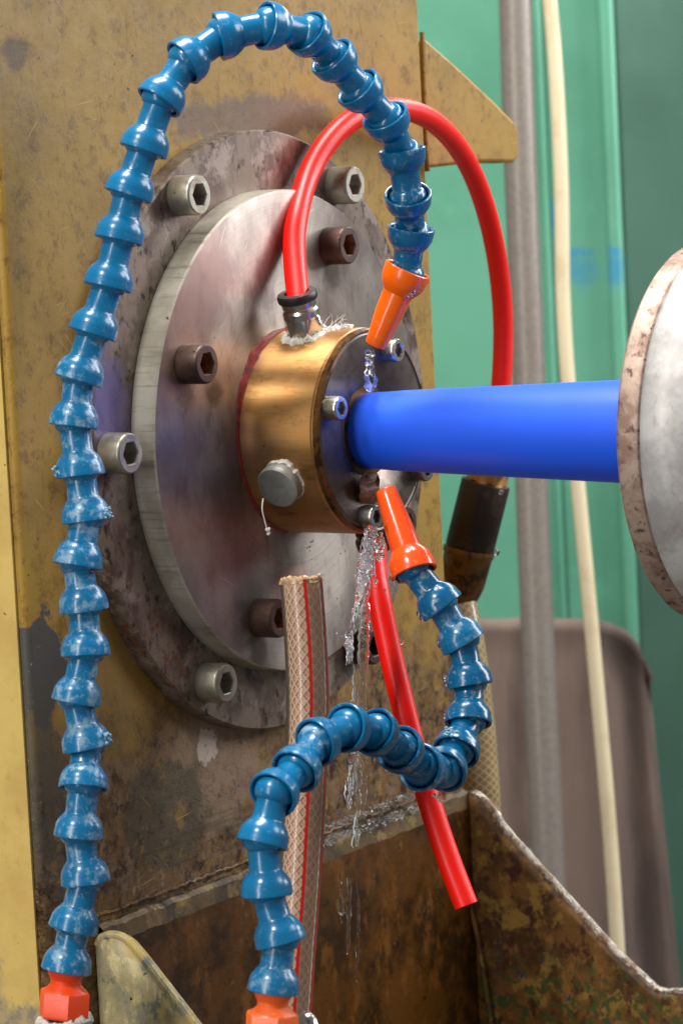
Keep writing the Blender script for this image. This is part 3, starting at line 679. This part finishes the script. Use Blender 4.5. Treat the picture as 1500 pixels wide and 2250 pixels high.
# ------------------------------------------------------------------ clear braided hoses
def braidmat(name, L, R, c0, c1, stripes, fog):
    n = NM(name, c0, .3); uvn = n.N.new('ShaderNodeUVMap'); sp = n.N.new('ShaderNodeSeparateXYZ'); n.L.new(uvn.outputs[0], sp.inputs[0])
    U, V = sp.outputs[0], sp.outputs[1]     # U around (0..1), V along in mm
    pit = 2*math.pi*R/12
    def lines(sign):
        q = n.math('ADD', n.mul(U, 12.0), n.mul(V, sign/(pit*.78)))
        fr = n.math('FRACT', q); return n.math('SUBTRACT', 1.0, n.ramp(n.math('ABSOLUTE', n.math('SUBTRACT', fr, .5)), .05, .13))
    n.mix(n.mul(n.ramp(n.noise(14, 5, .6, off=3), .4, .66), .6), c1)
    br_ = n.math('MAXIMUM', lines(1), lines(-1))
    n.mix(n.mul(br_, fog), srgb(240, 222, 184))
    for s_ in stripes:
        dd = n.math('ABSOLUTE', n.math('SUBTRACT', n.math('FRACT', n.math('ADD', U, .5-s_)), .5))
        n.mix(n.math('SUBTRACT', 1.0, n.ramp(dd, .013, .019)), srgb(176, 24, 16))
    n.bump(n.noise(6, 3, .5, off=8), .4, .3)
    return n.done(Coat_Weight=1.0, Coat_Roughness=.1)
def uvtube(m, path, n_):
    pass
def clear_hose(path, R, mat, loc, label, n_=48):
    m = MB(); m.tube(path, R, n_, cap=False); nb = len(m.f); N = len(path)
    m.tube(path, R*.62, n_, cap=False)
    T0 = (path[0]-path[1]).normalized()
    # ragged annular top face
    b = len(m.v)
    for j in range(n_): m.f.append((j, (j+1) % n_, N*n_+(j+1) % n_, N*n_+j))
    t = thing('braided_hose', loc, label, 'hose', 'clear braided hoses')
    o = m.build('hose_wall', mat, t, sharp=60)
    me = o.data; uv = me.uv_layers.new(name='UVMap')
    acc = [0]
    for i in range(1, N): acc.append(acc[-1]+(path[i]-path[i-1]).length)
    for pl in me.polygons:
        js = [me.loops[li].vertex_index for li in pl.loop_indices]
        for li, vi in zip(pl.loop_indices, js):
            i = (vi // n_) % N; j = vi % n_
            if j == 0 and any((q % n_) > n_//2 for q in js): jj = n_
            else: jj = j
            uv.data[li].uv = (jj/n_, acc[i])
    return t
P1 = [PZ(661, 1272, 1322), PZ(668, 1360, 1322), PZ(674, 1460, 1322), PZ(676, 1560, 1322), PZ(672, 1680, 1322), PZ(666, 1800, 1322), PZ(658, 1950, 1322), PZ(648, 2080, 1322), PZ(640, 2200, 1322), PZ(632, 2330, 1322)]
M_br = braidmat('clear_braided_pvc', 0, 8.3, srgb(176, 128, 92), srgb(196, 160, 118), (.0,), .8)
def find_phase(path, R):
    # choose where the two red stripes sit so they face the camera as in the photo
    T0 = (path[1]-path[0]).normalized(); a = T0.orthogonal().normalized(); a = (a-T0*a.dot(T0)).normalized(); b_ = T0.cross(a)
    out = []
    for off in (.18, .93):
        v = cr*off - d*math.sqrt(1-off*off); v = (v-T0*v.dot(T0)).normalized()
        out.append((math.atan2(v.dot(b_), v.dot(a))/(2*math.pi)) % 1)
    return out
sp1 = spline(P1, 14)
M_br = braidmat('clear_braided_pvc_striped', 0, 8.3, srgb(186, 132, 104), srgb(204, 160, 128), find_phase(sp1, 8.3), .5)
n = NM('cut_pvc', srgb(196, 160, 120), .4); M_cut = n.done()
def frames(path):
    N = len(path); T = [(path[min(i+1, N-1)]-path[max(i-1, 0)]).normalized() for i in range(N)]
    a = T[0].orthogonal().normalized(); out = []
    for i in range(N): a = (a-T[i]*a.dot(T[i])).normalized(); out.append((path[i], a, T[i].cross(a)))
    return out
def layered_hose(path, R, loc, label):
    t = thing('braided_hose', loc, label, 'hose', 'clear braided hoses')
    n = NM('pvc_core', srgb(240, 184, 158), .45); n.mix(n.mul(n.ramp(n.noise(14, 5, .6, off=3), .4, .66), .6), srgb(244, 206, 172)); core = n.done()
    n = NM('braid_thread', srgb(255, 240, 212), .5); thr = n.done()
    n = NM('red_stripe_pvc', srgb(190, 24, 16), .3); rst = n.done()
    mt = bpy.data.materials.new('clear_pvc'); mt.use_nodes = True; nt = mt.node_tree; nt.nodes.clear()
    o_ = nt.nodes.new('ShaderNodeOutputMaterial'); tr = nt.nodes.new('ShaderNodeBsdfTransparent'); gl = nt.nodes.new('ShaderNodeBsdfGlossy'); df = nt.nodes.new('ShaderNodeBsdfDiffuse')
    fr = nt.nodes.new('ShaderNodeFresnel'); fr.inputs[0].default_value = 1.5; mx = nt.nodes.new('ShaderNodeMixShader'); m2 = nt.nodes.new('ShaderNodeMixShader')
    tr.inputs[0].default_value = (.995, .975, .96, 1); gl.inputs[1].default_value = .17; df.inputs[0].default_value = srgb(226, 196, 172); m2.inputs[0].default_value = .12
    nt.links.new(tr.outputs[0], m2.inputs[1]); nt.links.new(df.outputs[0], m2.inputs[2]); nt.links.new(fr.outputs[0], mx.inputs[0])
    nt.links.new(m2.outputs[0], mx.inputs[1]); nt.links.new(gl.outputs[0], mx.inputs[2]); nt.links.new(mx.outputs[0], o_.inputs[0])
    fr_ = frames(path)
    acc = [0]
    for i in range(1, len(path)): acc.append(acc[-1]+(path[i]-path[i-1]).length)
    MB().tube(path, R*.72, 32, cap=False).build('inner_tube', core, t)
    m = MB()
    for sg in (1, -1):
        for k in range(12):
            pp = []
            for (p_, a_, b_), L_ in zip(fr_, acc):
                th_ = 2*math.pi*k/12+sg*2*math.pi*L_/54; pp.append(p_+(a_*math.cos(th_)+b_*math.sin(th_))*(R*.80+.12*sg))
            m.tube(pp, .36, 5)
    m.build('braid', thr, t, sharp=80)
    m = MB(); m.tube(path, R, 48, cap=False); b0 = len(m.v)
    T0 = (path[0]-path[1]).normalized(); m.lathe([(R, 0), (R-.4, .3), (R*.74, .2)], path[0], T0, 48); m.build('clear_wall', mt, t, sharp=60)
    for ph_ in find_phase(path, R):
        rr = []
        for p_, a_, b_ in fr_:
            rr.append([p_+(a_*math.cos(q)+b_*math.sin(q))*(R+.05) for q in (2*math.pi*ph_-.075, 2*math.pi*ph_, 2*math.pi*ph_+.075)])
        MB().grid(rr, closed=False).build('red_stripe', rst, t)
    return t
sp1 = relax(spline(P1, 24), 10)
layered_hose(sp1, 8.3, P1[-1], 'clear braided hose with red stripes standing open-ended in front of the machined disc')
# its ragged cut end
m = MB(); T0 = (sp1[0]-sp1[1]).normalized(); m = crumple(sp1[0]-T0*.8, T0, 7.6, .7, 1.3, 3)
m.build('ragged_cut_edge', M_cut, [o_ for o_ in col.objects if o_.name == 'braided_hose'][0])
P2 = [PZ(1004, 1330, 1608), PZ(1022, 1420, 1606), PZ(1040, 1560, 1604), PZ(1052, 1700, 1602), PZ(1060, 1860, 1600), PZ(1066, 2000, 1598)]
M_br2 = braidmat('dull_braided_pvc', 0, 9.4, srgb(150, 122, 76), srgb(120, 96, 58), (), .35)
clear_hose(spline(P2, 12), 9.4, M_br2, P2[-1], 'dull beige braided hose hanging from the dark coupling beside the column')
# dark coupling behind the blue tube
a0, a1, a2 = PZ(1072, 1040, 1600), PZ(1030, 1208, 1606), PZ(1002, 1345, 1610)
cp_ = thing('hose_coupling', a2, 'dark metal hose coupling hanging behind and below the blue tube', 'coupling')
v1 = a1-a0; v2 = a2-a1
M_cpl = steel('dark_coupling_metal', srgb(56, 44, 36), .4, srgb(30, 24, 20), .3, 21, .5, srgb(80, 58, 40)).done()
MB().lathe([(4.9, 0), (10, 0), (10, 7.5), (9, 8.2)], a0-v1.normalized()*4, v1, 48, hexz=(1, 2)).build('brass_nut', M_brass, cp_, sharp=25)
MB().lathe([(7, 4), (11.2, 4.3), (11.6, 5.2), (11.6, v1.length-1.5), (11, v1.length)], a0, v1, 48).build('sleeve', M_cpl, cp_)
MB().lathe([(9, -1), (11.9, -.6), (12.2, .6), (12.2, 2), (11.5, 3), (10.6, v2.length*.55), (8.4, v2.length*.8), (8, v2.length), (4, v2.length)], a1, v2, 48).build('tapered_body', M_dbrass, cp_)

# ------------------------------------------------------------------ drip tray under the flange
zl_ = (PH(260, 2012, -16).z + PH(900, 1792, -16).z)/2
tr_ = thing('drip_tray', (0, -20, -330), 'rusty wet sheet metal drip tray fixed to the column below the flange', 'tray')
xl_ = PH(222, 2030, -17).x; xr_ = PH(1024, 1748, -17).x
pb = []
N_ = 260
for i in range(N_+1):
    x = xl_+(xr_-xl_)*i/N_; pb.append((x, 20.5, zl_+.9*noise.noise(Vector((i*.12, 0, 0)))+.5*noise.noise(Vector((i*.6, 4, 0)))))
m = MB()
rr = [[(x, 20.5, z_+.4), (x, 18.2+.5*noise.noise(Vector((k*.5, 9, 0))), z_+.3*noise.noise(Vector((k*.7, 6, 0)))), (x, 16.2+.4*noise.noise(Vector((k*.45, 2, 0))), z_-1.6+.7*noise.noise(Vector((k*.4, 3, 0)))), (x, 15.5, z_-8), (x, 15.5, -335)] for k, (x, _, z_) in enumerate(pb)]
m.grid([q_[:4] for q_ in rr], closed=False); m.build('back_lip', M_lip, tr_, sharp=20)
m = MB(); m.grid([q_[3:] for q_ in rr], closed=False); m.build('back_plate', M_trayb, tr_, sharp=60)
# step/bead line above the tray where it meets the column
m = MB(); bd = [(x, 19.6+.4*math.sin(k), z_+3.2+.6*noise.noise(Vector((k*.4, 8, 0)))) for k, (x, _, z_) in enumerate(pb)]
m.tube(bd, [.8+.4*noise.noise(Vector((k*.6, 1, 4))) for k in range(len(bd))], 8); m.build('weld_bead', M_ochre, tr_)
def profile_right():
    q = [PX(x, y, xr_) for x, y in ((1022, 1752), (1040, 1750), (1062, 1768), (1088, 1800), (1100, 1822), (1180, 1912), (1260, 2000), (1340, 2088), (1400, 2146), (1428, 2172), (1452, 2184), (1520, 2186), (1640, 2190))]
    return q
q = profile_right(); q2 = spline(q, 6)
for k_, p_ in enumerate(q2): p_ += Vector((0, .5, 1))*.5*noise.noise(Vector((k_*.45, 2, 2)))
bot = [Vector((xr_, q2[-1].y, -335)), Vector((xr_, 20, -335))]
m = MB(); rr = []
for k_ in range(len(q2)):
    p_ = q2[k_]; yb = p_.y
    rr.append([Vector((xr_, yb, p_.z)) + (Vector((0, 0, -335-p_.z)))*t for t in (0, .05, .3, .65, 1)])
m.grid(rr, closed=False); o = m.build('side_plate', M_trays, tr_, sharp=60, label='right side plate with a long bright wet sloping edge')
sm = o.modifiers.new('solid', 'SOLIDIFY'); sm.thickness = .005; sm.offset = 1
m = MB(); m.tube([p_+Vector((2.2, 0, .4)) for p_ in q2], [2.2+.6*noise.noise(Vector((k*.7, 4, 4))) for k in range(len(q2))], 10); m.build('plate_edge', M_edge, tr_)
# slanted inner web and corner crease on the right plate
cx = PX(1000, 2000, xr_-3)
m = MB(); a_ = [PX(x, y, xr_-2.5) for x, y in ((1030, 1985), (1052, 2080), (1085, 2290))]
m.tube(spline(a_, 8), 1.2, 8); m.build('corner_crease', M_trays, tr_)
# left side plate
ql = [PX(x, y, xl_-1) for x, y in ((210, 2078), (222, 2062), (252, 2058), (276, 2070), (300, 2096), (350, 2160), (398, 2222), (446, 2284), (500, 2345))]
q3 = spline(ql, 6); m = MB(); rr = []
for p_ in q3: rr.append([Vector((p_.x, p_.y, p_.z)) + (Vector((0, 0, -345-p_.z)))*t for t in (0, .1, .5, 1)])
m.grid(rr, closed=False); o = m.build('side_plate', M_trayl, tr_, sharp=60, label='yellow-grey left side plate with flaking paint')
sm = o.modifiers.new('solid', 'SOLIDIFY'); sm.thickness = .006; sm.offset = -1
m = MB(); m.tube([p_+Vector((1.6, 0, .1)) for p_ in q3], [1.9+.3*noise.noise(Vector((k*.7, 4, 9))) for k in range(len(q3))], 10); m.build('plate_edge', M_trayl, tr_)
m = MB().prism([(xl_, q2[-1].y, -335), (xr_, q2[-1].y, -335), (xr_, 20, -338), (xl_, 20, -338)], (0, 0, 3)); m.build('tray_floor', M_trayb, tr_)

# ------------------------------------------------------------------ water
def strand(m, pts, rads, seed, n=10, jit=.8, flat=1.0):
    p = spline(pts, 12); N = len(p); out = []
    for i in range(N): out.append(p[i]+noise.noise_vector(Vector((i*.2, seed*5.1, 1)))*jit)
    ra = []
    for i in range(N):
        t = i/(N-1)*(len(rads)-1); k = min(int(t), len(rads)-2); r_ = rads[k]+(rads[k+1]-rads[k])*(t-k)
        ra.append(max(.12, r_*.72*(1+.6*noise.noise(Vector((i*.16, seed*3.3, 7)))+.45*noise.noise(Vector((i*.6, seed*2.3, 9))))))
    b0 = len(m.v); m.tube(out, ra, n)
    if flat < 1:
        for i_ in range(len(out)):
            for j_ in range(n):
                q_ = b0+i_*n+j_; dv = m.v[q_]-out[i_]; m.v[q_] = out[i_]+dv-d*dv.dot(d)*(1-flat)
    for q_ in range(b0, len(m.v)): m.v[q_] = m.v[q_] + noise.noise_vector(m.v[q_]*.75+Vector((seed, 0, 0)))*min(.5, .22+max(rads)*.1)
m = MB(); hw = 52
def W(x, y, h=hw): return PH(x, y, h)
strand(m, [W(812, 772), W(808, 800), W(806, 830), W(812, 856, 44)], [1.6, 2.1, 1.5, 1.8], 1)
strand(m, [W(818, 772), W(818, 800), W(822, 835), W(824, 850, 44)], [1.0, .8, 1.2, 1.0], 2)
o = m.build('water_stream', M_water, loc=W(812, 856, 44), sharp=80); tag(o, 'short clear water jet between the upper orange nozzle and the blue tube', 'water')
m = MB()
strand(m, [W(818, 1160), W(812, 1195), W(802, 1235), W(795, 1275), W(787, 1315), W(776, 1345)], [3.2, 4.2, 3.6, 2.8, 1.8, .5], 3, 22, .6, .35)
strand(m, [W(838, 1170), W(836, 1200), W(828, 1232)], [1.0, 2.4, .5], 4, 14, .8, .5)
strand(m, [W(804, 1290), W(800, 1370), W(798, 1460), W(799, 1580)], [2.4, 3.0, 2.4, 1.8], 8, 18, .3, .25)
strand(m, [W(796, 1180), W(788, 1230), W(782, 1290), W(774, 1350), W(769, 1380)], [.3, .5, .35, .3, .2], 5, 6, .7)
strand(m, [W(770, 1385), W(767, 1400), W(768, 1420), W(774, 1448)], [.3, 1.9, 2.2, .3], 7, 12, .8, .6)
strand(m, [W(774, 1448), W(779, 1500), W(779, 1540), W(782, 1590)], [.2, .5, .4, .45], 9, 6, .4)
strand(m, [W(786, 1470), W(785, 1520), W(784, 1590)], [.2, .4, .3], 19, 6, .4)
strand(m, [W(774, 1640), W(769, 1690), W(767, 1750), W(764, 1800)], [.6, 1.2, .8, .15], 10, 10, .5, .5)
strand(m, [W(784, 1640), W(781, 1700), W(782, 1760), W(784, 1810), W(783, 1860)], [.7, 1.1, .5, .3, .15], 11, 8, .4, .5)
strand(m, [W(796, 1640), W(799, 1690), W(797, 1760), W(793, 1800)], [2.0, 2.4, 1.6, .2], 12, 16, .3, .25)
for k in range(26):
    q_ = W(random.gauss(806, 16), random.uniform(1170, 1300), hw+random.uniform(-3, 4)); m.ball(q_, random.uniform(.3, .9), 8, 1.3)
ws = m.build('water_stream', M_water, loc=W(783, 1858), sharp=80)
m = MB(); rnd = random.Random(8)
def fil(a_, b_, n_, r_, sp_):
    for k in range(n_):
        x0, x1 = rnd.gauss(a_[0], sp_), rnd.gauss(b_[0], sp_*.7); y0 = rnd.uniform(a_[1], b_[1]-30); y1 = min(b_[1]+10, y0+rnd.uniform(18, 70)); f0 = (y0-a_[1])/(b_[1]-a_[1])
        xx = a_[0]+(b_[0]-a_[0])*f0+rnd.gauss(0, sp_)
        strand(m, [W(xx, y0, hw-2.5), W(xx+rnd.uniform(-3, 3), (y0+y1)/2, hw-2.5), W(xx-rnd.uniform(-1, 4), y1, hw-2.5)], [.12, r_*rnd.uniform(.6, 1.3), .1], rnd.random()*90, 5, .9)
fil((814, 1160), (790, 1300), 34, .55, 9); fil((788, 1300), (772, 1380), 7, .4, 4); fil((768, 1385), (774, 1450), 10, .7, 4)
fil((778, 1450), (780, 1580), 9, .3, 3); fil((774, 1640), (766, 1790), 14, .5, 4); fil((785, 1640), (783, 1850), 10, .35, 3)
o = m.build('water_glints', M_foam_glint, ws, sharp=80); o['kind'] = 'stuff'
o = ws; tag(o, 'broken stream of clear water falling from the brass housing past the lower hose', 'water')
m = MB()
strand(m, [W(748, 1920, 20), W(749, 1960, 20), W(748, 1990, 20), W(752, 2025, 20)], [.3, .8, 1.6, .4], 13, 8, .9)
strand(m, [W(784, 1940, 20), W(788, 2000, 20), W(786, 2080, 20), W(782, 2160, 20)], [.5, .8, .9, .8], 14, 8, .6)
strand(m, [W(768, 1930, 20), W(766, 2010, 20), W(764, 2100, 20)], [1.4, 1.6, .5], 15, 8, .6)
o = m.build('water_stream', M_water, loc=W(784, 2150, 20), sharp=80); tag(o, 'faint trickle of water inside the rusty drip tray', 'water')
# drops
m = MB()
for x, y, zz_, r_ in [(901, 648, 1352, .9), (909, 644, 1352, .7), (915, 640, 1352, 1.0), (921, 634, 1354, .8), (893, 652, 1352, .6), (936, 622, 1360, 1.3), (944, 524, 1360, 1.2), (950, 515, 1360, .8), (884, 690, 1362, .8), (862, 745, 1366, .7)]:
    m.ball(PZ(x, y, zz_), r_, 8, 1.2)
for i in range(6, len(pts2)):
    ax_ = (pts2[min(i+1, len(pts2)-1)]-pts2[i-1]).normalized()
    for k in range(5):
        v = (-cr*random.uniform(.2, 1)-cu*random.uniform(-.1, .7)-d*random.uniform(0, .3)); v = (v-ax_*v.dot(ax_)).normalized()
        m.ball(pts2[i]+v*9.4+ax_*random.uniform(-1, 3), random.uniform(.35, .9), 8, 1.4)
p_ = pts2[11]; m.ball(p_-cu*10.6+cr*-1, 1.9, 12, 1.2); m.ball(p_-cu*10.2+cr*-4, .9, 8)
m.ball(pts2[7]-cu*11.5+cr*1-d*2, 1.7, 12, 1.2)
for k in range(60):
    q_ = PH(random.uniform(640, 780), random.uniform(1180, 1420), 30); m.ball(q_, random.uniform(.12, .4), 6, 1.5)
m.ball(PZ(1038, 1214, 1590)+cr*11, 1.6, 8); m.ball(PZ(1100, 1082, 1590), 1.3, 8); m.ball(PZ(882, 1412, 1390), 1.0, 8)
for k in range(24):
    t = random.random(); m.ball(PZ(845+t*30+random.gauss(0, 2), 1135+t*140, 1362), random.uniform(.3, 1.0), 8, 1.4)
o = m.build('water_drops', M_water, loc=(0, 0, 0), sharp=80); o['kind'] = 'stuff'; tag(o, 'clear water drops clinging to the nozzles and lower hose links', 'water drops')
m = MB()
for k in range(620):
    t = random.random()**.7; x = PH(540+t*400, 1900-t*125, -16).x
    zz_ = zl_+random.choice((0, 0, 6))*1.0+random.gauss(0, 1.0)
    m.ball((x, random.uniform(15.6, 19.6) - (2 if zz_ < zl_ else 0), zz_+.3), random.uniform(.3, 1.2), 8, .7)
for k in range(160):
    p_ = random.choice(q2[8:70]); m.ball(p_+Vector((random.uniform(0, 4), random.uniform(-2, 2), random.uniform(1.2, 2.2))), random.uniform(.3, .8), 6, .7)
o = m.build('water_beads', M_water, loc=(0, 15, zl_), sharp=80); o['kind'] = 'stuff'; tag(o, 'glinting water beads along the upper edge of the drip tray', 'water drops')
